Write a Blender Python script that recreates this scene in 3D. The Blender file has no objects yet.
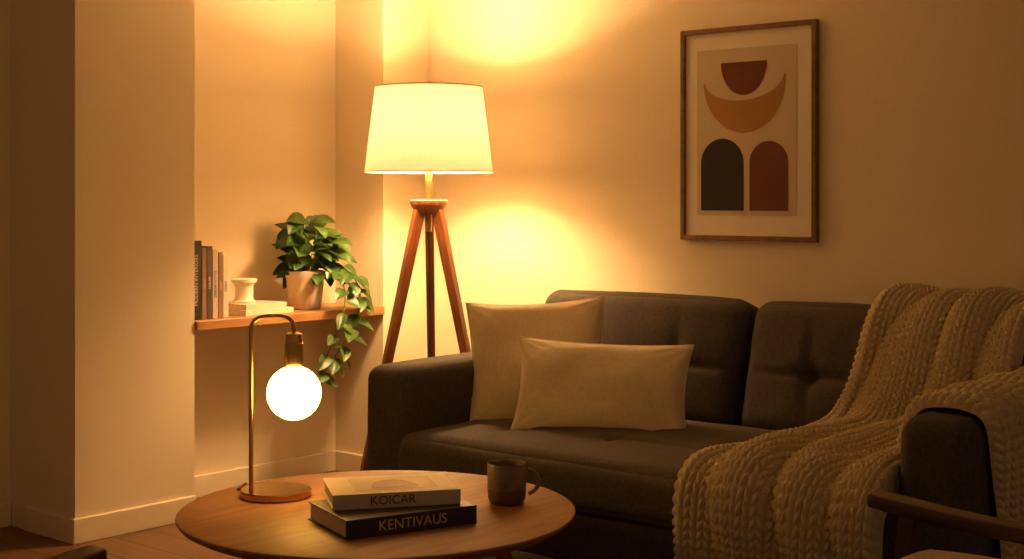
import bpy, bmesh, math, random
import numpy as np
from mathutils import Vector, Matrix, noise
random.seed(7)
R2=math.radians
sc=bpy.context.scene
sc.view_settings.view_transform='Standard'
sc.view_settings.look='None'

# ------------------------------------------------------------ materials
def newmat(name):
    m=bpy.data.materials.new(name); m.use_nodes=True
    nt=m.node_tree; b=nt.nodes['Principled BSDF']
    return m,nt,b
def N(nt,t,**k):
    n=nt.nodes.new(t)
    for a,v in k.items(): setattr(n,a,v)
    return n
def plain(name,col,rough=.6,metal=0,nscale=40,var=.12,bump=.05,emis=None,es=0,spec=.5):
    m,nt,b=newmat(name)
    tc=N(nt,'ShaderNodeTexCoord'); no=N(nt,'ShaderNodeTexNoise'); no.inputs['Scale'].default_value=nscale
    no.inputs['Detail'].default_value=4
    nt.links.new(tc.outputs['Object'],no.inputs['Vector'])
    cr=N(nt,'ShaderNodeValToRGB')
    cr.color_ramp.elements[0].position=.3; cr.color_ramp.elements[1].position=.7
    cr.color_ramp.elements[0].color=[c*(1-var) for c in col]+[1]
    cr.color_ramp.elements[1].color=[min(1,c*(1+var)) for c in col]+[1]
    nt.links.new(no.outputs['Fac'],cr.inputs['Fac']); nt.links.new(cr.outputs['Color'],b.inputs['Base Color'])
    b.inputs['Roughness'].default_value=rough; b.inputs['Metallic'].default_value=metal
    b.inputs['Specular IOR Level'].default_value=spec
    if bump>0:
        bp=N(nt,'ShaderNodeBump'); bp.inputs['Strength'].default_value=bump; bp.inputs['Distance'].default_value=.01
        nt.links.new(no.outputs['Fac'],bp.inputs['Height']); nt.links.new(bp.outputs['Normal'],b.inputs['Normal'])
    if emis:
        b.inputs['Emission Color'].default_value=(*emis,1); b.inputs['Emission Strength'].default_value=es
    return m
def fabric(name,col,scale=260,bump=.35,var=.25,rough=.95,sheen=.2):
    m,nt,b=newmat(name)
    tc=N(nt,'ShaderNodeTexCoord')
    n1=N(nt,'ShaderNodeTexNoise'); n1.inputs['Scale'].default_value=scale; n1.inputs['Detail'].default_value=3
    mp2=N(nt,'ShaderNodeMapping'); mp2.inputs['Scale'].default_value=(.25,1,1)
    nt.links.new(tc.outputs['Object'],mp2.inputs['Vector'])
    nt.links.new(mp2.outputs['Vector'],n1.inputs['Vector'])
    mp3=N(nt,'ShaderNodeMapping'); mp3.inputs['Scale'].default_value=(1,.6,.25)
    n2=N(nt,'ShaderNodeTexNoise'); n2.inputs['Scale'].default_value=scale; n2.inputs['Detail'].default_value=3
    nt.links.new(tc.outputs['Object'],mp3.inputs['Vector']); nt.links.new(mp3.outputs['Vector'],n2.inputs['Vector'])
    mx=N(nt,'ShaderNodeMath',operation='MULTIPLY_ADD'); mx.inputs[1].default_value=.5
    hf=N(nt,'ShaderNodeMath',operation='MULTIPLY'); hf.inputs[1].default_value=.5
    nt.links.new(n2.outputs['Fac'],hf.inputs[0])
    nt.links.new(n1.outputs['Fac'],mx.inputs[0]); nt.links.new(hf.outputs[0],mx.inputs[2])
    cr=N(nt,'ShaderNodeValToRGB')
    cr.color_ramp.elements[0].position=.35; cr.color_ramp.elements[1].position=.65
    cr.color_ramp.elements[0].color=[c*(1-var) for c in col]+[1]
    cr.color_ramp.elements[1].color=[min(1,c*(1+var)) for c in col]+[1]
    nt.links.new(mx.outputs[0],cr.inputs['Fac']); nt.links.new(cr.outputs['Color'],b.inputs['Base Color'])
    b.inputs['Roughness'].default_value=rough
    b.inputs['Specular IOR Level'].default_value=.2
    b.inputs['Sheen Weight'].default_value=sheen
    bp=N(nt,'ShaderNodeBump'); bp.inputs['Strength'].default_value=bump; bp.inputs['Distance'].default_value=.004
    nt.links.new(mx.outputs[0],bp.inputs['Height']); nt.links.new(bp.outputs['Normal'],b.inputs['Normal'])
    return m
def wood(name,c1,c2,rough=.4,scale=6,stretch=(1,12,12),bump=.06,coat=0):
    m,nt,b=newmat(name)
    tc=N(nt,'ShaderNodeTexCoord'); mp=N(nt,'ShaderNodeMapping'); mp.inputs['Scale'].default_value=stretch
    nt.links.new(tc.outputs['Object'],mp.inputs['Vector'])
    n1=N(nt,'ShaderNodeTexNoise'); n1.inputs['Scale'].default_value=scale; n1.inputs['Detail'].default_value=6
    n1.inputs['Distortion'].default_value=.6
    nt.links.new(mp.outputs['Vector'],n1.inputs['Vector'])
    cr=N(nt,'ShaderNodeValToRGB')
    cr.color_ramp.elements[0].position=.32; cr.color_ramp.elements[1].position=.68
    cr.color_ramp.elements[0].color=(*c1,1); cr.color_ramp.elements[1].color=(*c2,1)
    nt.links.new(n1.outputs['Fac'],cr.inputs['Fac']); nt.links.new(cr.outputs['Color'],b.inputs['Base Color'])
    b.inputs['Roughness'].default_value=rough
    b.inputs['Coat Weight'].default_value=coat; b.inputs['Coat Roughness'].default_value=.25
    bp=N(nt,'ShaderNodeBump'); bp.inputs['Strength'].default_value=bump; bp.inputs['Distance'].default_value=.004
    nt.links.new(n1.outputs['Fac'],bp.inputs['Height']); nt.links.new(bp.outputs['Normal'],b.inputs['Normal'])
    return m
M_wall=plain('wall_paint',(.75,.65,.49),.85,nscale=90,var=.02,bump=.04,spec=.2)
M_ceil=plain('ceiling_paint',(.74,.66,.52),.9,nscale=60,var=.02,bump=.02,spec=.2)
M_base=plain('trim_paint',(.75,.65,.49),.5,nscale=30,var=.02,bump=.01)
M_sofa=fabric('charcoal_weave',(.076,.064,.057),sheen=.02)
M_pil=fabric('linen_cream',(.76,.65,.47),scale=200,bump=.3,var=.08,sheen=0)
M_pil2=fabric('linen_oat',(.70,.58,.41),scale=200,bump=.3,var=.08,sheen=0)
M_knit=fabric('knit_wool',(.60,.50,.33),scale=420,bump=.5,var=.2,sheen=0)
M_table=wood('table_wood',(.27,.115,.037),(.43,.21,.073),rough=.5,scale=3,stretch=(10,1.2,1.2))
M_walnut=wood('walnut',(.15,.050,.018),(.29,.105,.036),rough=.4,scale=5,stretch=(14,14,1.5))
M_chairwood=wood('dark_walnut',(.040,.016,.009),(.095,.038,.017),rough=.4,scale=5,stretch=(1.5,14,14))
M_shelf=wood('shelf_wood',(.27,.12,.040),(.42,.21,.078),rough=.45,scale=5,stretch=(14,1.2,8))
M_brass=plain('brushed_brass',(.62,.41,.17),.3,1,nscale=120,var=.08,bump=.02)
M_bronze=plain('aged_brass',(.48,.31,.13),.3,1,nscale=60,var=.1,bump=.02)
M_basebrass=plain('lamp_base_brass',(.50,.33,.12),.22,1,nscale=200,var=.12,bump=.01)
M_black=plain('black_cable',(.015,.012,.01),.5,0,bump=0)
M_pot=plain('clay_pot',(.68,.57,.43),.75,nscale=60,var=.06,bump=.08)
M_soil=plain('soil',(.03,.02,.012),.95,nscale=150,var=.5,bump=.8)
M_cer=plain('white_ceramic',(.75,.68,.56),.35,nscale=20,var=.03,bump=.01)
M_page=plain('book_pages',(.72,.63,.48),.9,nscale=300,var=.15,bump=.2)
def cover(n,c,r=.5): return plain(n,c,r,nscale=25,var=.05,bump=.02)
def floormat():
    m,nt,b=newmat('oak_planks')
    tc=N(nt,'ShaderNodeTexCoord')
    br=N(nt,'ShaderNodeTexBrick'); br.inputs['Scale'].default_value=1
    br.inputs['Brick Width'].default_value=1.4; br.inputs['Row Height'].default_value=.14
    br.inputs['Mortar Size'].default_value=.0025; br.offset=.37
    br.inputs['Color1'].default_value=(.18,.085,.035,1); br.inputs['Color2'].default_value=(.23,.115,.05,1)
    br.inputs['Mortar'].default_value=(.02,.01,.005,1)
    nt.links.new(tc.outputs['Object'],br.inputs['Vector'])
    mp=N(nt,'ShaderNodeMapping'); mp.inputs['Scale'].default_value=(1,14,1)
    nt.links.new(tc.outputs['Object'],mp.inputs['Vector'])
    n1=N(nt,'ShaderNodeTexNoise'); n1.inputs['Scale'].default_value=4; n1.inputs['Detail'].default_value=6
    nt.links.new(mp.outputs['Vector'],n1.inputs['Vector'])
    mx=N(nt,'ShaderNodeMixRGB',blend_type='MULTIPLY'); mx.inputs['Fac'].default_value=.6
    nt.links.new(br.outputs['Color'],mx.inputs['Color1']); nt.links.new(n1.outputs['Fac'],mx.inputs['Color2'])
    nt.links.new(mx.outputs['Color'],b.inputs['Base Color'])
    b.inputs['Roughness'].default_value=.45
    return m
M_floor=floormat()

# ------------------------------------------------------------ helpers
def link(o,parent=None,mat=None):
    sc.collection.objects.link(o)
    if mat is not None: o.data.materials.append(mat)
    if parent is not None: o.parent=parent
    return o
def empty(name,loc=(0,0,0),rz=0):
    e=bpy.data.objects.new(name,None); e.empty_display_size=.1
    e.location=loc; e.rotation_euler=(0,0,rz); sc.collection.objects.link(e); return e
def mesh_obj(name,verts,faces,mat=None,parent=None,smooth=True,loc=(0,0,0),rot=(0,0,0)):
    me=bpy.data.meshes.new(name); me.from_pydata([tuple(v) for v in verts],[],[tuple(f) for f in faces]); me.update()
    if smooth: me.polygons.foreach_set('use_smooth',[True]*len(me.polygons))
    o=bpy.data.objects.new(name,me); o.location=loc; o.rotation_euler=rot
    return link(o,parent,mat)
def box(name,lo,hi,mat,parent=None,bevel=0,seg=3):
    x0,y0,z0=lo;x1,y1,z1=hi
    c=((x0+x1)/2,(y0+y1)/2,(z0+z1)/2); h=((x1-x0)/2,(y1-y0)/2,(z1-z0)/2)
    v=[(sx*h[0],sy*h[1],sz*h[2]) for sx in(-1,1) for sy in(-1,1) for sz in(-1,1)]
    f=[(0,1,3,2),(4,6,7,5),(0,4,5,1),(2,3,7,6),(0,2,6,4),(1,5,7,3)]
    o=mesh_obj(name,v,f,mat,parent,smooth=False,loc=c)
    if bevel>0:
        b=o.modifiers.new('b','BEVEL'); b.width=bevel; b.segments=seg
        o.data.polygons.foreach_set('use_smooth',[True]*6)
        o.modifiers.new('w','WEIGHTED_NORMAL')
    return o
def rbox(name,size,loc,r,mat,parent=None,bulge=(0,0,0),n=22,dents=None,rot=(0,0,0),wr=.0,seed=0):
    h=np.array(size)/2.; verts={};vl=[];fl=[]
    def key(p): return (round(p[0],5),round(p[1],5),round(p[2],5))
    ts=[math.sin((i/n*2-1)*math.pi/2)*.75+(i/n*2-1)*.25 for i in range(n+1)]
    def vid(p):
        k=key(p)
        if k in verts: return verts[k]
        verts[k]=len(vl); vl.append(p); return verts[k]
    for ax in range(3):
        a,b=[i for i in range(3) if i!=ax]
        for s in(-1,1):
            for i in range(n):
                for j in range(n):
                    q=[]
                    for (u,v) in((ts[i],ts[j]),(ts[i+1],ts[j]),(ts[i+1],ts[j+1]),(ts[i],ts[j+1])):
                        p=[0,0,0];p[ax]=s;p[a]=u;p[b]=v;q.append(vid(p))
                    flip=(s<0)^(ax==1)
                    fl.append(q[::-1] if flip else q)
    P=np.array(vl,float); U=P.copy()
    P=P*h; inner=h-r; Q=np.clip(P,-inner,inner); d=P-Q; L=np.linalg.norm(d,axis=1,keepdims=True); L[L==0]=1
    P=Q+d/L*r
    for k in range(3):
        if bulge[k]:
            a,b=[i for i in range(3) if i!=k]
            P[:,k]+=U[:,k]*bulge[k]*(1-np.abs(U[:,a])**3)*(1-np.abs(U[:,b])**3)
    if dents:
        for (ax,sgn,a0,b0,dep,sa,sb) in dents:
            a,b=[i for i in range(3) if i!=ax]
            g=dep*np.exp(-((P[:,a]-a0)/sa)**2-((P[:,b]-b0)/sb)**2)
            P[:,ax]-=sgn*g*np.clip(U[:,ax]*sgn,0,1)
    if wr:
        for i in range(len(P)):
            v=Vector(P[i])*5+Vector((seed,seed*2,0))
            nn=noise.noise(v)+.5*noise.noise(v*2.3)
            dd=U[i]/np.linalg.norm(U[i]); P[i]+=dd*nn*wr
    return mesh_obj(name,P,fl,mat,parent,loc=loc,rot=rot)
def lathe(name,prof,mat,parent=None,loc=(0,0,0),seg=48,rot=(0,0,0)):
    v=[];f=[]
    for (r,z) in prof:
        for k in range(seg):
            a=2*math.pi*k/seg; v.append((r*math.cos(a),r*math.sin(a),z))
    for i in range(len(prof)-1):
        for k in range(seg):
            f.append((i*seg+k,i*seg+(k+1)%seg,(i+1)*seg+(k+1)%seg,(i+1)*seg+k))
    o=mesh_obj(name,v,f,mat,parent,loc=loc,rot=rot)
    bm=bmesh.new(); bm.from_mesh(o.data); bmesh.ops.remove_doubles(bm,verts=bm.verts,dist=1e-6)
    bmesh.ops.recalc_face_normals(bm,faces=bm.faces); bm.to_mesh(o.data); bm.free()
    e=o.modifiers.new('e','EDGE_SPLIT'); e.split_angle=R2(40)
    return o
def tube(name,pts,rad,mat,parent=None,smooth=True,res=4):
    cu=bpy.data.curves.new(name,'CURVE'); cu.dimensions='3D'; cu.bevel_depth=rad; cu.bevel_resolution=res
    sp=cu.splines.new('NURBS' if smooth else 'POLY'); sp.points.add(len(pts)-1)
    for i,p in enumerate(pts): sp.points[i].co=(*p,1)
    if smooth: sp.order_u=3; sp.use_endpoint_u=True; sp.resolution_u=10
    cu.use_fill_caps=True
    o=bpy.data.objects.new(name,cu); sc.collection.objects.link(o)
    dg=bpy.context.evaluated_depsgraph_get(); me=bpy.data.meshes.new_from_object(o.evaluated_get(dg))
    bpy.data.objects.remove(o)
    me.polygons.foreach_set('use_smooth',[True]*len(me.polygons))
    me.materials.clear(); o=bpy.data.objects.new(name,me); return link(o,parent,mat)
def beam(name,p0,p1,w0,d0,w1,d1,mat,parent,side=None,bevel=.003):
    p0=Vector(p0);p1=Vector(p1);z=(p1-p0).normalized()
    s=Vector(side) if side else Vector((1,0,0))
    s=(s-z*s.dot(z)).normalized(); t=z.cross(s)
    L=(p1-p0).length
    v=[]
    for (zz,w,d) in((0,w0,d0),(L,w1,d1)):
        for a,b in((-1,-1),(1,-1),(1,1),(-1,1)): v.append((a*w/2,b*d/2,zz))
    f=[(3,2,1,0),(4,5,6,7)]+[(i,(i+1)%4,4+(i+1)%4,4+i) for i in range(4)]
    o=mesh_obj(name,v,f,mat,parent)
    m=Matrix((s,t,z)).transposed().to_4x4(); m.translation=p0; o.matrix_local=m
    b=o.modifiers.new('b','BEVEL'); b.width=bevel; b.segments=2; o.modifiers.new('w','WEIGHTED_NORMAL')
    return o
def text(name,s,size,mat,parent,mw,ext=.0004):
    cu=bpy.data.curves.new(name,'FONT'); cu.body=s; cu.size=size; cu.extrude=ext; cu.align_x='CENTER'; cu.align_y='CENTER'
    o=bpy.data.objects.new(name,cu); sc.collection.objects.link(o)
    dg=bpy.context.evaluated_depsgraph_get(); me=bpy.data.meshes.new_from_object(o.evaluated_get(dg)); bpy.data.objects.remove(o)
    o=bpy.data.objects.new(name,me); link(o,parent,mat); o.matrix_local=mw; return o

# ------------------------------------------------------------ room
WX=-4.14; AX=-4.43; LX=-4.55; BY=4.328; CH=2.55
box('floor',(-4.8,-1.5,-.1),(2.2,4.5,0),M_floor)
box('ceiling',(-4.8,-1.5,CH),(2.2,4.5,CH+.1),M_ceil)
box('wall_back',(WX-.4,BY,0),(2.2,BY+.15,CH),M_wall)
box('wall_left',(LX-.2,-1.5,0),(LX,2.623,CH),M_wall)
box('wall_alcove',(AX-.2,2.9,0),(AX,4.2,CH),M_wall)
box('wall_pier',(AX-.2,2.623,0),(WX,3.11,CH),M_wall)
box('wall_corner',(AX-.2,4.06,0),(WX,BY,CH),M_wall)
def bb(name,lo,hi): box(name,lo,hi,M_base,None,.004,2)
bh=.085;bt=.014
bb('baseboard_pier',(WX-.3,2.623-bt,0),(WX+bt,3.11,bh))
bb('baseboard_left',(LX,-1.5,0),(LX+bt,2.62,bh))
bb('baseboard_alcove',(AX,3.11,0),(AX+bt,4.06,bh))
bb('baseboard_return',(AX+bt,4.06-bt,0),(WX+bt,4.06,bh))
bb('baseboard_corner',(WX,4.06,0),(WX+bt,BY,bh))
bb('baseboard_back',(WX+bt,BY-bt,0),(2.2,BY,bh))

# ------------------------------------------------------------ shelf
SZ=.712
box('wall_shelf',(AX,3.112,SZ-.034),(WX+.012,4.058,SZ),M_shelf,None,.003)

sb=empty('upright_books')
y=3.118
specs=[(.052,.290,.20,(.010,.009,.008),'MODERN INTERIORS'),(.022,.262,.19,(.24,.13,.07),'LIGHT'),(.026,.268,.19,(.06,.045,.035),'HOUSE'),(.026,.255,.18,(.50,.42,.32),'DESIGN NOTES'),(.022,.245,.18,(.20,.12,.07),'CRAFT'),(.026,.235,.18,(.62,.54,.42),'FORM')]
M_ink=cover('ink_light',(.6,.5,.38)); M_inkd=cover('ink_dark',(.05,.04,.035))
for i,(t,h,d,c,tx) in enumerate(specs):
    cm=cover('spine_%d'%i,c)
    x1=WX-.035
    box('cover_%d'%i,(x1-d,y,SZ),(x1,y+t-.001,SZ+h),cm,sb,.002)
    box('pages_%d'%i,(x1-d+.004,y+.003,SZ+h-.004),(x1-.004,y+t-.004,SZ+h+.0006),M_page,sb)
    mw=Matrix.Translation((x1+.0006,y+t/2,SZ+h*.5))@Matrix.Rotation(R2(90),4,'Z')@Matrix.Rotation(R2(90),4,'X')@Matrix.Rotation(R2(90),4,'Z')
    text('title_%d'%i,tx,min(t*.55,.02),M_ink if sum(c)<.8 else M_inkd,sb,mw)
    y+=t
def book(parent,tag,L,W,T,cm,z0=0,loc=(0,0),rz=0):
    e=Matrix.Translation((loc[0],loc[1],z0))@Matrix.Rotation(rz,4,'Z')
    def b(n,lo,hi,m,bev=.0015):
        o=box(n+'_'+tag,lo,hi,m,parent,bev); o.matrix_local=e@Matrix.Translation(o.location); return o
    ct=.003
    b('cover_bottom',(-L/2,-W/2,0),(L/2,W/2,ct),cm)
    b('cover_top',(-L/2,-W/2,T-ct),(L/2,W/2,T),cm)
    b('spine',(-L/2,-W/2-.001,0),(L/2,-W/2+ct,T),cm)
    b('pages',(-L/2+.005,-W/2+ct,ct),(L/2-.005,W/2-.006,T-ct),M_page,0)
    return e
lb=empty('stacked_shelf_books')
book(lb,'a',.235,.20,.022,cover('cover_white',(.66,.58,.46)),SZ,(-4.27,3.485),R2(90))
book(lb,'b',.205,.18,.020,cover('cover_cream',(.58,.47,.34)),SZ+.022,(-4.275,3.478),R2(92))
cz=SZ+.042
ch=empty('candle_holder',(-4.27,3.44,cz))
lathe('body',[(0,0),(.043,0),(.045,.006),(.038,.012),(.035,.022),(.035,.062),(.038,.072),(.048,.080),(.049,.092),(.043,.094),(.030,.088),(.0,.086)],M_cer,ch)

# ------------------------------------------------------------ pothos
pl=empty('potted_pothos',(-4.275,3.755,SZ))
lathe('pot',[(0,0),(.058,0),(.062,.004),(.070,.06),(.076,.125),(.079,.130),(.079,.152),(.074,.155),(.070,.150),(.069,.135),(0,.135)],M_pot,pl)
lathe('soil',[(0,.140),(.069,.138)],M_soil,pl)
def leafmat():
    m,nt,b=newmat('pothos_leaf')
    oi=N(nt,'ShaderNodeTexCoord'); no=N(nt,'ShaderNodeTexNoise'); no.inputs['Scale'].default_value=14
    nt.links.new(oi.outputs['Object'],no.inputs['Vector'])
    cr=N(nt,'ShaderNodeValToRGB'); cr.color_ramp.elements[0].position=.35; cr.color_ramp.elements[1].position=.68
    cr.color_ramp.elements[0].color=(.020,.062,.010,1); cr.color_ramp.elements[1].color=(.070,.150,.028,1)
    nt.links.new(no.outputs['Fac'],cr.inputs['Fac']); nt.links.new(cr.outputs['Color'],b.inputs['Base Color'])
    b.inputs['Roughness'].default_value=.38
    tr=N(nt,'ShaderNodeBsdfTranslucent'); nt.links.new(cr.outputs['Color'],tr.inputs['Color'])
    mx=N(nt,'ShaderNodeMixShader'); mx.inputs[0].default_value=.2
    nt.links.new(b.outputs[0],mx.inputs[1]); nt.links.new(tr.outputs[0],mx.inputs[2])
    nt.links.new(mx.outputs[0],nt.nodes['Material Output'].inputs['Surface'])
    return m
M_leaf=leafmat(); M_stem=plain('vine_stem',(.10,.20,.04),.5,bump=0)
lv=[];lf=[]
def leaf(base,tipdir,up,L,W):
    t=Vector(tipdir).normalized(); u=Vector(up); s=t.cross(u)
    if s.length<1e-3: s=Vector((1,0,0))
    s.normalize(); n=s.cross(t).normalized()
    na,nb=8,6; i0=len(lv)
    for i in range(na+1):
        a=i/na
        w=W*.5*(math.sin(math.pi*min(1,a**.62))**.8 if a<1 else 0)
        back=-.12*L*(1-a)**3
        for j in range(nb+1):
            b=j/nb*2-1
            sh=back*abs(b)*2 if a<.4 else 0
            p=Vector(base)+t*(a*L+sh)+s*(b*w)+n*(-.22*L*a*a+abs(b)*w*.35)
            lv.append(p)
    for i in range(na):
        for j in range(nb):
            k=i0+i*(nb+1)+j; lf.append((k,k+1,k+nb+2,k+nb+1))
def vine(pts,n,L,par,nm,start=1):
    tube(nm,pts,.0022,M_stem,par)
    P=[Vector(p) for p in pts]
    for k in range(n):
        f=(k+.5)/n*(len(P)-1); i=min(int(f),len(P)-2); p=P[i].lerp(P[i+1],f-i)
        sd=1 if k%2 else -1
        d=Vector((.45+random.uniform(-.3,.4),sd*.7+random.uniform(-.3,.3),-.45+random.uniform(-.35,.25)))
        pet=p+d.normalized()*.02
        leaf(pet,d,(random.uniform(.3,1),random.uniform(-.3,.3),1),L*random.uniform(.75,1.15),L*random.uniform(.65,.85))
for k in range(60):
    a=random.uniform(0,2*math.pi); rr=random.uniform(.02,.125); hh=random.uniform(.05,.25)-rr*.40
    if math.cos(a)<-.2: rr*=.6
    tip=Vector((rr*math.cos(a),rr*math.sin(a)*1.0+.012,.135+max(hh,.0)))
    if tip.x<-.10: tip.x=-.10
    base=Vector((.04*math.cos(a),.04*math.sin(a),.138))
    mid=base.lerp(tip,.5)+Vector((0,0,.04))
    tube('stem_%d'%k,[base,mid,tip],.0018,M_stem,pl,res=2)
    d=Vector((math.cos(a)*.6+.45,math.sin(a)*.7,random.uniform(-.65,.30)))
    leaf(tip,d,(.8,0,.8),random.uniform(.072,.108),random.uniform(.052,.075))
o=Vector((-4.275,3.755,SZ))
def W(*p): return Vector(p)-o
vine([W(-4.22,3.78,.85),W(-4.16,3.83,.90),W(-4.10,3.87,.84),W(-4.085,3.88,.76),W(-4.08,3.85,.67),W(-4.085,3.79,.58),W(-4.09,3.73,.52),W(-4.09,3.66,.44)],20,.074,pl,'vine_a')
vine([W(-4.21,3.75,.85),W(-4.12,3.78,.87),W(-4.085,3.80,.80),W(-4.085,3.79,.70),W(-4.085,3.74,.60),W(-4.085,3.69,.53)],11,.066,pl,'vine_b')
vine([W(-4.23,3.80,.85),W(-4.17,3.86,.89),W(-4.12,3.90,.82),W(-4.11,3.91,.74)],6,.070,pl,'vine_c')
for i in range(len(lv)):
    if lv[i].x<AX-o.x+.01: lv[i].x=AX-o.x+.01
mesh_obj('leaves',lv,lf,M_leaf,pl)

# ------------------------------------------------------------ wall picture
px0,px1,pz0,pz1=-2.842,-2.292,1.005,1.768
fr=empty('framed_art_print',((px0+px1)/2,BY,(pz0+pz1)/2))
ox,oz=(px0+px1)/2,(pz0+pz1)/2
M_frame=wood('frame_wood',(.12,.055,.025),(.20,.10,.045),rough=.45,scale=6,stretch=(8,8,8))
fw=.018
def fb(n,x0,x1,z0,z1,y0,y1,m,bev=.002): box(n,(x0-ox,y0,z0-oz),(x1-ox,y1,z1-oz),m,fr,bev)
fb('frame_l',px0,px0+fw,pz0,pz1,-.026,-.001,M_frame); fb('frame_r',px1-fw,px1,pz0,pz1,-.026,-.001,M_frame)
fb('frame_t',px0+fw,px1-fw,pz1-fw,pz1,-.026,-.001,M_frame); fb('frame_b',px0+fw,px1-fw,pz0,pz0+fw,-.026,-.001,M_frame)
fb('mat_board',px0+.01,px1-.01,pz0+.01,pz1-.01,-.014,-.002,plain('mat_board_white',(.72,.65,.54),.9,bump=0,var=.02),0)
fb('art_paper',-2.775,-2.370,1.095,1.690,-.0155,-.013,plain('art_paper_beige',(.54,.45,.32),.9,nscale=80,bump=.02,var=.03),0)
def flat(n,pts,c,y=-.0165):
    v=[(p[0]-ox,y,p[1]-oz) for p in pts]; mesh_obj(n,v,[list(range(len(v)))],plain(n+'_ink',c,.85,nscale=60,var=.06,bump=.01),fr,smooth=False)
flat('bowl_shape',[(-2.580+.094*math.cos(t),1.640+.118*math.sin(t)) for t in np.linspace(math.pi,2*math.pi,40)],(.13,.038,.022))
cv=[];cf=[]; rt=R2(4)
for t in np.linspace(math.pi,2*math.pi,48):
    for (x,z) in ((.168*math.cos(t),.190*math.sin(t)),(.160*math.cos(t),.078*math.sin(t)+.004)):
        cv.append((-2.580+x*math.cos(rt)-z*math.sin(rt)-ox,-.0165,1.578+x*math.sin(rt)+z*math.cos(rt)-oz))
for i in range(47): cf.append((2*i,2*i+2,2*i+3,2*i+1))
mesh_obj('crescent_shape',cv,cf,plain('mustard_ink',(.34,.18,.052),.85,nscale=60,var=.06,bump=.01),fr,smooth=False)
def arch(n,x0,x1,zt,zb,c):
    r=(x1-x0)/2; cx=(x0+x1)/2
    flat(n,[(cx+r*math.cos(t),zt-r+r*math.sin(t)) for t in np.linspace(0,math.pi,32)]+[(x0,zb),(x1,zb)],c)
arch('arch_navy',-2.758,-2.580,1.370,1.112,(.024,.023,.027))
arch('arch_rust',-2.557,-2.403,1.357,1.112,(.14,.046,.026))

# ------------------------------------------------------------ tripod floor lamp
LP=Vector((-3.67,3.84,0)); F=Vector((-.647,.763,0)); Rr=Vector((.763,.647,0))
fl=empty('tripod_floor_lamp',LP)
HZ=1.13
for k,ang in enumerate((0,120,-120)):
    d=Matrix.Rotation(R2(ang),3,'Z')@F
    side=Vector((-d.y,d.x,0))
    beam('leg_%d'%k,(d.x*.30,d.y*.30,0.002),(d.x*.035,d.y*.035,HZ),.026,.026,.034,.040,M_walnut,fl,side)
lathe('hub',[(0,HZ-.035),(.045,HZ-.035),(.05,HZ-.03),(.068,HZ-.002),(.072,HZ+.004),(.072,HZ+.018),(.066,HZ+.022),(0,HZ+.022)],M_walnut,fl)
lathe('hub_pin',[(0,HZ-.10),(.012,HZ-.10),(.012,HZ-.03)],M_bronze,fl)
lathe('neck',[(.014,HZ+.02),(.014,HZ+.14),(.019,HZ+.142),(.019,HZ+.20),(.0,HZ+.20)],M_brass,fl)
tube('cord',[(0,0,HZ-.08),(.01,0,.8),(-.01,.01,.3),(.02,-.02,.01),(-.2,.25,.006)],.003,M_black,fl)
lathe('bulb',[(0,HZ+.345),(.02,HZ+.335),(.03,HZ+.31),(.03,HZ+.29),(.018,HZ+.25),(.013,HZ+.23),(.013,HZ+.20)],plain('bulb_glass',(.9,.8,.6),.4,emis=(1,.60,.26),es=12,bump=0),fl)
SHADE_T=.060
def shademat():
    m,nt,b=newmat('linen_shade')
    tc=N(nt,'ShaderNodeTexCoord'); mp=N(nt,'ShaderNodeMapping'); mp.inputs['Scale'].default_value=(1,1,.2)
    nt.links.new(tc.outputs['Object'],mp.inputs['Vector'])
    no=N(nt,'ShaderNodeTexNoise'); no.inputs['Scale'].default_value=180; nt.links.new(mp.outputs['Vector'],no.inputs['Vector'])
    cr=N(nt,'ShaderNodeValToRGB'); cr.color_ramp.elements[0].color=(.82,.73,.59,1); cr.color_ramp.elements[1].color=(.93,.86,.75,1)
    nt.links.new(no.outputs['Fac'],cr.inputs['Fac'])
    df=N(nt,'ShaderNodeBsdfDiffuse'); tr=N(nt,'ShaderNodeBsdfTranslucent')
    nt.links.new(cr.outputs['Color'],df.inputs['Color']); nt.links.new(cr.outputs['Color'],tr.inputs['Color'])
    mx=N(nt,'ShaderNodeMixShader'); mx.inputs[0].default_value=SHADE_T
    nt.links.new(df.outputs[0],mx.inputs[1]); nt.links.new(tr.outputs[0],mx.inputs[2])
    nt.links.new(mx.outputs[0],nt.nodes['Material Output'].inputs['Surface'])
    return m
M_shade=shademat()
S0,S1=1.255,1.578
lathe('shade',[(.243,S0),(.203,S1)],M_shade,fl,seg=96)
M_trim=plain('shade_trim',(.8,.68,.48),.8,bump=0)
lathe('shade_rim_low',[(.2415,S0-.001),(.2450,S0-.001),(.2447,S0+.004),(.2408,S0+.004)],M_trim,fl,seg=96)
lathe('shade_rim_top',[(.2015,S1+.001),(.2045,S1+.001),(.2050,S1-.004),(.2025,S1-.004)],M_trim,fl,seg=96)
for k in range(3):
    a=R2(120*k+20); tube('spider_%d'%k,[(.012*math.cos(a),.012*math.sin(a),S0+.05),(.236*math.cos(a),.236*math.sin(a),S0+.012)],.0022,M_brass,fl,smooth=False)
def point(name,loc,e,col,rad,parent=None):
    l=bpy.data.lights.new(name,'POINT'); l.energy=e; l.color=col; l.shadow_soft_size=rad
    o=bpy.data.objects.new(name,l); o.location=loc; sc.collection.objects.link(o)
    if parent: o.parent=parent
    return o
WARM=(1,.575,.23)
point('bulb_light',(0,0,1.43),122,WARM,.075,fl)
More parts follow.
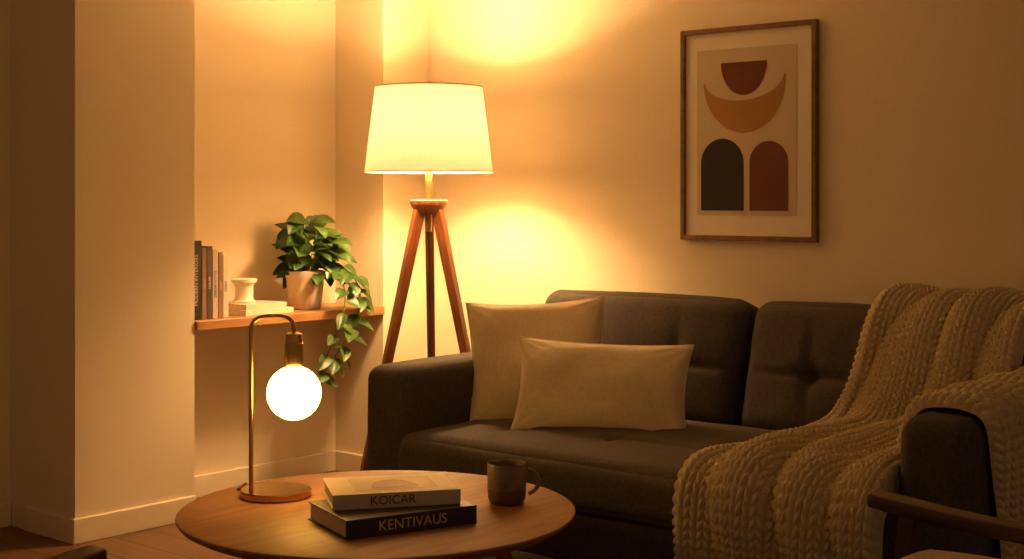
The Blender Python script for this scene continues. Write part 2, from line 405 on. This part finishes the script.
# ------------------------------------------------------------ coffee table
TC=Vector((-2.387,2.324,0)); TH=.42; TR=.468
tb=empty('round_coffee_table',TC)
lathe('top',[(0,TH-.028),(TR-.03,TH-.028),(TR-.008,TH-.016),(TR,TH-.006),(TR-.001,TH-.002),(TR-.005,TH),(0,TH)],M_table,tb,seg=128)
for k in range(4):
    a=R2(45+90*k+8); beam('leg_%d'%k,(.40*math.cos(a),.40*math.sin(a),.001),(.27*math.cos(a),.27*math.sin(a),TH-.027),.018,.018,.034,.034,M_walnut,tb)
for k in range(2):
    a=R2(45+90*k+8); c,s=math.cos(a),math.sin(a)
    beam('rail_%d'%k,(-.28*c,-.28*s,TH-.05),(.28*c,.28*s,TH-.05),.03,.03,.03,.03,M_walnut,tb,side=(0,0,1))

# ------------------------------------------------------------ globe table lamp
GL=Vector((-2.676,2.256,TH)); gl=empty('globe_table_lamp',GL)
lathe('base',[(0,0),(.084,0),(.087,.003),(.087,.015),(.084,.018),(.03,.019),(0,.019)],M_basebrass,gl,seg=64)
r_=Rr
def G(a,z): return (r_.x*a,r_.y*a,z)
tube('stem',[G(-.062,.015),G(-.062,.2),G(-.062,.40),G(-.060,.425),G(-.045,.440),G(-.020,.444),G(.015,.444),G(.035,.438),G(.044,.420),G(.044,.395)],.0055,M_bronze,gl)
gp=G(.044,0)
lathe('socket',[(0,.405),(.010,.405),(.020,.400),(.021,.378),(.023,.376),(.0235,.330),(.020,.322),(0,.322)],M_bronze,gl,loc=(gp[0],gp[1],0))
def globemat():
    m,nt,b=newmat('opal_glass_lit')
    b.inputs['Base Color'].default_value=(.5,.4,.3,1); b.inputs['Roughness'].default_value=.3
    b.inputs['Specular IOR Level'].default_value=.1
    b.inputs['Emission Color'].default_value=(1,.49,.075,1); b.inputs['Emission Strength'].default_value=22
    return m
gs=.067
prof=[(gs*math.sin(t),-gs*math.cos(t)) for t in np.linspace(0,math.pi,33)]
lathe('globe',prof,globemat(),gl,loc=(gp[0],gp[1],.674-TH),seg=48)
tube('power_cord',[(-.085,-.01,.004),(-.12,-.03,.004),(-.135,-.0,.004),(-.165,.04,.006),(-.19,.06,-.01),(-.2,.07,-.2),(-.21,.1,-TH+.004),(-.6,.5,-TH+.004),(-1.2,.8,-TH+.004)],.0028,M_black,gl)

# ------------------------------------------------------------ books on the table
M_c1=cover('jacket_white',(.60,.54,.44),.5); M_c2=cover('jacket_black',(.022,.018,.016),.4)
bk=empty('coffee_table_books')
a1=math.atan2(.939,.345)
e=book(bk,'lower',.318,.225,.042,M_c2,TH,(-2.263,2.246),a1)
mt=e@Matrix.Translation((0,-.225/2-.0016,.021))@Matrix.Rotation(R2(90),4,'X')
text('title_lower','KENTIVAUS',.032,M_ink,bk,mt)
a2=math.atan2(.814,.58)
e=book(bk,'upper',.29,.20,.034,M_c1,TH+.042,(-2.303,2.281),a2)
mt=e@Matrix.Translation((-.01,-.10-.0016,.017))@Matrix.Rotation(R2(90),4,'X')
text('title_upper','KOICAR',.028,M_inkd,bk,mt)
def coverpoly(n,pts,c,z):
    v=[e@Vector((p[0],p[1],.034+z)) for p in pts]; mesh_obj(n,v,[list(range(len(v)))],cover(n+'_print',c),bk,smooth=False)
coverpoly('cover_panel',[(-.09,-.07),(.10,-.07),(.10,.07),(-.09,.07)],(.44,.35,.24),.0005)
coverpoly('cover_arch',[(.005+.055*math.cos(t),-.05+.09*math.sin(t)) for t in np.linspace(0,math.pi,24)],(.20,.10,.05),.0009)

# ------------------------------------------------------------ mug
mg=empty('coffee_mug',(-2.19,2.563,TH))
M_m1=plain('mug_glaze',(.22,.165,.12),.4,nscale=60,var=.15,bump=.02); M_m2=plain('mug_raw_clay',(.15,.085,.045),.8,nscale=120,var=.1,bump=.1)
lathe('lower_body',[(0,0),(.036,0),(.040,.003),(.045,.014),(.0465,.036)],M_m2,mg)
lathe('upper_body',[(.0465,.036),(.0472,.038),(.047,.094),(.0455,.097),(.0435,.095),(.043,.02),(.0,.015)],M_m1,mg)
lathe('coffee',[(0,.075),(.043,.075)],plain('coffee_liquid',(.02,.008,.003),.1,bump=0),mg)
hp=[]
for t in np.linspace(-75,75,11):
    t=R2(t); q=.043+.034*math.cos(t); hp.append((Rr.x*q,Rr.y*q,.052+.030*math.sin(t)))
tube('handle',hp,.0052,M_m1,mg)

# ------------------------------------------------------------ sofa
sf=empty('tufted_sofa')
XL,XR=-3.215,-1.235
rbox('base_frame',(XR-XL-.06,1.02,.19),((XL+XR)/2,3.60,.225),.02,M_sofa,sf,n=10)
rbox('arm_l',(.185,1.17,.51),(XL+.0925,3.645,.375),.045,M_sofa,sf,bulge=(.004,.006,.006),n=20,wr=.002)
rbox('arm_r',(.185,1.17,.53),(XR-.0925,3.625,.385),.050,M_sofa,sf,bulge=(.008,.008,.008),n=20,wr=.002)
sx0,sx1=XL+.175,XR-.175
sw=sx1-sx0
dn=[]
for xx in (-.55,-.18,.19,.56):
    for yy in(-.12,.16):
        dn+= [(2,1,xx,yy,.022,.030,.030),(2,1,xx,yy,.011,.16,.016),(2,1,xx,yy,.011,.016,.13)]
rbox('seat_cushion',(sw,.80,.145),((sx0+sx1)/2,3.42,.368),.05,M_sofa,sf,bulge=(0,.01,.022),n=80,dents=dn,wr=.003)
tl=R2(-16)
def backc(nm,x0,x1,seed):
    w=x1-x0; d=[]
    for xx in(-w*.22,w*.24):
        for zz in (-.02,):
            d+=[(1,-1,xx,zz,.034,.028,.028),(1,-1,xx,zz,.018,.16,.014),(1,-1,xx,zz,.018,.014,.13)]
    rbox(nm,(w,.20,.44),((x0+x1)/2,3.975,.598),.06,M_sofa,sf,bulge=(.0,.03,.008),n=60,dents=d,rot=(tl,0,0),wr=.004,seed=seed)
backc('back_cushion_l',-3.20,-2.350,1)
backc('back_cushion_r',-2.330,-1.43,4)
rbox('back_frame',(XR-XL-.02,.14,.56),((XL+XR)/2-.0,4.185,.39),.04,M_sofa,sf,n=12)
for i,(xx,yy) in enumerate(((XL+.09,3.14),(XR-.09,3.14),(XL+.09,4.16),(XR-.09,4.16),((XL+XR)/2,3.14))):
    beam('leg_%d'%i,(xx,yy,.001),(xx,yy,.135),.028,.028,.042,.042,M_walnut,sf)

# ------------------------------------------------------------ pillows
def pillow(name,Wd,Hh,T,mat,loc,rot,seed=0):
    n=44; v=[];f=[]
    for side in(1,-1):
        for i in range(n+1):
            for j in range(n+1):
                u=math.sin((i/n*2-1)*math.pi/2); w=math.sin((j/n*2-1)*math.pi/2)
                px=u*Wd/2*(1-.075*(1-w*w)*abs(u)**2); pz=w*Hh/2*(1-.085*(1-u*u)*abs(w)**2)
                th=((1-abs(u)**2.4)*(1-abs(w)**2.4))
                y=side*T/2*max(th,0)**.55
                q=Vector((px*6+seed,side*2,pz*6))
                wr=(noise.noise(q)+.45*noise.noise(q*2.1))*.016*min(1,th*3)
                ca=math.atan2(1.02-abs(w),1.02-abs(u)); cd=math.hypot(1-abs(w),1-abs(u))
                wr+=.0035*math.sin(ca*14+seed)*math.exp(-(cd/.45)**2)*min(1,th*6)
                y+=side*wr
                v.append((px,-y,pz))
    m=(n+1)**2
    for s in range(2):
        for i in range(n):
            for j in range(n):
                a=s*m+i*(n+1)+j; q=(a,a+n+1,a+n+2,a+1)
                f.append(q if s==0 else q[::-1])
    e=empty(name,loc); e.rotation_euler=rot
    o=mesh_obj('cover',v,f,mat,e)
    bm=bmesh.new(); bm.from_mesh(o.data); bmesh.ops.remove_doubles(bm,verts=bm.verts,dist=1e-5); bmesh.ops.recalc_face_normals(bm,faces=bm.faces); bm.to_mesh(o.data); bm.free()
    ed=[]
    for k in range(160):
        t=k/160*4; s=int(t); q=math.sin(((t-s)*2-1)*math.pi/2)
        u,w=[(q,-1),(1,q),(-q,1),(-1,-q)][s]
        ed.append((u*Wd/2*(1-.075*(1-w*w)*abs(u)**2),0,w*Hh/2*(1-.085*(1-u*u)*abs(w)**2)))
    ed.append(ed[0]); tube('seam',ed,.0032,mat,e,smooth=False,res=2)
    return e
pillow('square_pillow',.455,.42,.17,M_pil2,(-2.885,3.530,.622),(R2(-20),R2(-3),R2(38)),3)
pillow('lumbar_pillow',.548,.300,.15,M_pil,(-2.575,3.462,.568),(R2(-17),R2(1.5),R2(27)),9)

# ------------------------------------------------------------ knitted throw
def knit_surface(path,x0f,x1f,fold,ds=.0028,wid=.9,axis='x',clear=.010):
    P=np.array(path,float)
    for _ in range(3):
        Q=[P[0]]
        for i in range(len(P)-1):
            Q.append(P[i]*.75+P[i+1]*.25); Q.append(P[i]*.25+P[i+1]*.75)
        Q.append(P[-1]); P=np.array(Q)
    seg=np.linalg.norm(np.diff(P,axis=0),axis=1); S=np.concatenate([[0],np.cumsum(seg)]); L=S[-1]
    nv=int(L/ds); s=np.linspace(0,L,nv); a=np.interp(s,S,P[:,0]); z=np.interp(s,S,P[:,1])
    nu=int(wid/ds); u=np.linspace(0,1,nu)
    UU,SS=np.meshgrid(u,s); V=SS/L
    A=np.repeat(a[:,None],nu,1); Z=np.repeat(z[:,None],nu,1)
    ta=np.gradient(a,s); tz=np.gradient(z,s)
    k=np.ones(41)/41
    tap=np.convolve(np.pad(ta,20,mode='edge'),k,'valid'); tzp=np.convolve(np.pad(tz,20,mode='edge'),k,'valid')
    l=np.hypot(tap,tzp); na=-tzp/l; nz=tap/l
    X=x0f(V)+(x1f(V)-x0f(V))*UU
    h=fold(UU,V,SS)
    e=np.clip(np.minimum(UU,1-UU)/.035,0,1); e=np.sqrt(1-(1-e)**2)
    off=(clear+h)*e
    A=A+na[:,None]*off; Z=Z+nz[:,None]*off
    B=(X,A,Z) if axis=='x' else (A,X,Z)
    G=np.stack(B,-1)
    du=np.gradient(G,axis=1); dv=np.gradient(G,axis=0); n=np.cross(du,dv); n/=np.maximum(np.linalg.norm(n,axis=2,keepdims=True),1e-9)
    ref=np.stack((np.zeros_like(A),na[:,None]+0*A,nz[:,None]+0*A),-1) if axis=='x' else np.stack((na[:,None]+0*A,np.zeros_like(A),nz[:,None]+0*A),-1)
    if (n*ref).sum()<0: n=-n
    dl=np.linalg.norm(np.diff(G,axis=1),axis=2); Wd=dl.sum(1).mean(); w=UU*Wd
    # chunky stitches: two slanted plump loops per column, clear gaps between loops
    cw=.038; rh=.0215
    ca=w/cw; fa=np.abs((ca%1)-.5)*2
    sx=np.abs(np.sin(2*np.pi*ca))
    cb=SS/rh+.60*fa
    sy=np.abs(np.sin(np.pi*cb))
    bump=np.clip((sx**.7)*(sy**.7),0,1)**.75
    G=G+n*(bump*.0140)[...,None]*e[...,None]
    idx=np.arange(nu*nv).reshape(nv,nu)
    F_=np.stack((idx[:-1,:-1],idx[:-1,1:],idx[1:,1:],idx[1:,:-1]),-1).reshape(-1,4)
    return G.reshape(-1,3),F_
def fastmesh(name,V,F_,mat,parent):
    me=bpy.data.meshes.new(name); me.vertices.add(len(V)); me.vertices.foreach_set('co',V.astype(np.float32).ravel())
    me.loops.add(F_.size); me.loops.foreach_set('vertex_index',F_.astype(np.int32).ravel())
    me.polygons.add(len(F_)); me.polygons.foreach_set('loop_start',np.arange(0,F_.size,4,dtype=np.int32))
    me.polygons.foreach_set('use_smooth',np.ones(len(F_),bool)); me.update(calc_edges=True); me.validate()
    o=bpy.data.objects.new(name,me); return link(o,parent,mat)
th=empty('chunky_knit_throw')
path=[(4.285,.50),(4.285,.66),(4.275,.76),(4.20,.818),(4.06,.822),(3.95,.800),(3.875,.72),(3.825,.61),(3.785,.52),(3.70,.462),(3.5,.462),(3.25,.463),(3.08,.458),(3.005,.43),(2.99,.36),(2.995,.22),(3.0,.10)]
path=path[::-1]
def fold(U,V,S):
    top=1-.45*np.clip((V-.66)/.2,0,1)
    ph=U*3.1+.55*np.sin(V*5.0)+.9*V+.12*np.sin(U*9+V*11)
    f=np.abs(np.sin(np.pi*ph))**.8
    g=np.abs(np.sin(np.pi*(U*1.7+.3-1.1*V)))
    return .003+(.046*f+.020*g)*top
def xl(V): return np.interp(V,[0,.15,.24,.34,.46,.55,.7,1],[-1.965,-1.96,-1.95,-1.925,-1.91,-1.92,-1.885,-1.87])+.012*np.sin(V*23)
def xr(V): return -1.425-.04*np.clip(V-.55,0,1)
V1,F1=knit_surface(path,xl,xr,fold,wid=.80)
fastmesh('main_drape',V1,F1,M_knit,th)
pa=[(-1.47,.47),(-1.440,.50),(-1.430,.60),(-1.41,.655),(-1.35,.668),(-1.28,.668),(-1.237,.652),(-1.222,.60),(-1.215,.45),(-1.21,.30)]
def fold2(U,V,S):
    return .002+.022*np.abs(np.sin(np.pi*(U*3.1+.4*np.sin(V*5)+.2)))
V2,F2=knit_surface(pa,lambda V:3.13+.02*np.sin(V*8),lambda V:3.86+0*V,fold2,wid=.9,axis='y',clear=.004)
fastmesh('arm_drape',V2,F2,M_knit,th)

# ------------------------------------------------------------ armchairs
M_seat=fabric('armchair_cushion',(.50,.38,.24),scale=180)
def armchair(name,loc,rz):
    e=empty(name,loc,rz)
    for s,t in((1,'l'),(-1,'r')):
        y=.35*s
        n=14; v=[];f=[]
        for i in range(n+1):
            a=i/n; x=.02-a*.68; z=.583-.02*math.sin(a*math.pi)*1+.010*(1-a)
            wd=.030-.008*a
            if i==0: wd*=.75
            for (dy,dz) in((-wd,-.016),(wd,-.016),(wd,.012),(-wd,.012)): v.append((x,y+dy,z+dz))
        for i in range(n):
            for k in range(4): f.append((i*4+k,(i+1)*4+k,(i+1)*4+(k+1)%4,i*4+(k+1)%4))
        f+=[(0,1,2,3),(n*4+3,n*4+2,n*4+1,n*4)]
        o=mesh_obj('armrest_'+t,v,f,M_chairwood,e); b=o.modifiers.new('b','BEVEL'); b.width=.007; b.segments=3; b.limit_method='ANGLE'
        beam('front_leg_'+t,(.02,y,.001),(-.06,y,.570),.024,.030,.030,.042,M_chairwood,e)
        beam('rear_leg_'+t,(-.70,y,.001),(-.58,y,.570),.024,.030,.030,.042,M_chairwood,e)
        beam('side_rail_'+t,(-.03,y*.97,.34),(-.63,y*.97,.29),.03,.05,.03,.05,M_chairwood,e,side=(0,1,0))
        beam('back_post_'+t,(-.60,.26*s,.28),(-.84,.26*s,.90),.03,.03,.024,.024,M_chairwood,e)
    beam('front_rail',(-.04,-.33,.34),(-.04,.33,.34),.03,.05,.03,.05,M_chairwood,e)
    beam('rear_rail',(-.63,-.33,.29),(-.63,.33,.29),.03,.05,.03,.05,M_chairwood,e)
    beam('top_rail',(-.835,-.27,.88),(-.835,.27,.88),.024,.05,.024,.05,M_chairwood,e)
    rbox('seat_cushion',(.55,.62,.16),(-.365,0,.447),.045,M_seat,e,bulge=(.01,.01,.03),n=20,rot=(0,R2(-1),0))
    rbox('back_cushion',(.12,.54,.48),(-.725,0,.73),.045,M_seat,e,bulge=(.02,0,.01),n=20,rot=(0,R2(-21),0))
    return e
armchair('wooden_armchair',(-1.165,2.09,0),R2(180))
armchair('wooden_armchair',(-2.275,1.245,0),R2(90))

# ------------------------------------------------------------ world & camera
w=bpy.data.worlds.new('world'); sc.world=w; w.use_nodes=True
bg=w.node_tree.nodes['Background']; bg.inputs['Color'].default_value=(1,.57,.26,1); bg.inputs['Strength'].default_value=.20
cam=bpy.data.cameras.new('camera'); co=bpy.data.objects.new('camera',cam); sc.collection.objects.link(co)
cam.sensor_width=36; cam.lens=1399/1024*36; cam.shift_y=-79.5/1024; cam.clip_start=.05
co.location=(0,0,1.15); co.rotation_euler=(R2(90),0,R2(40.3))
sc.camera=co
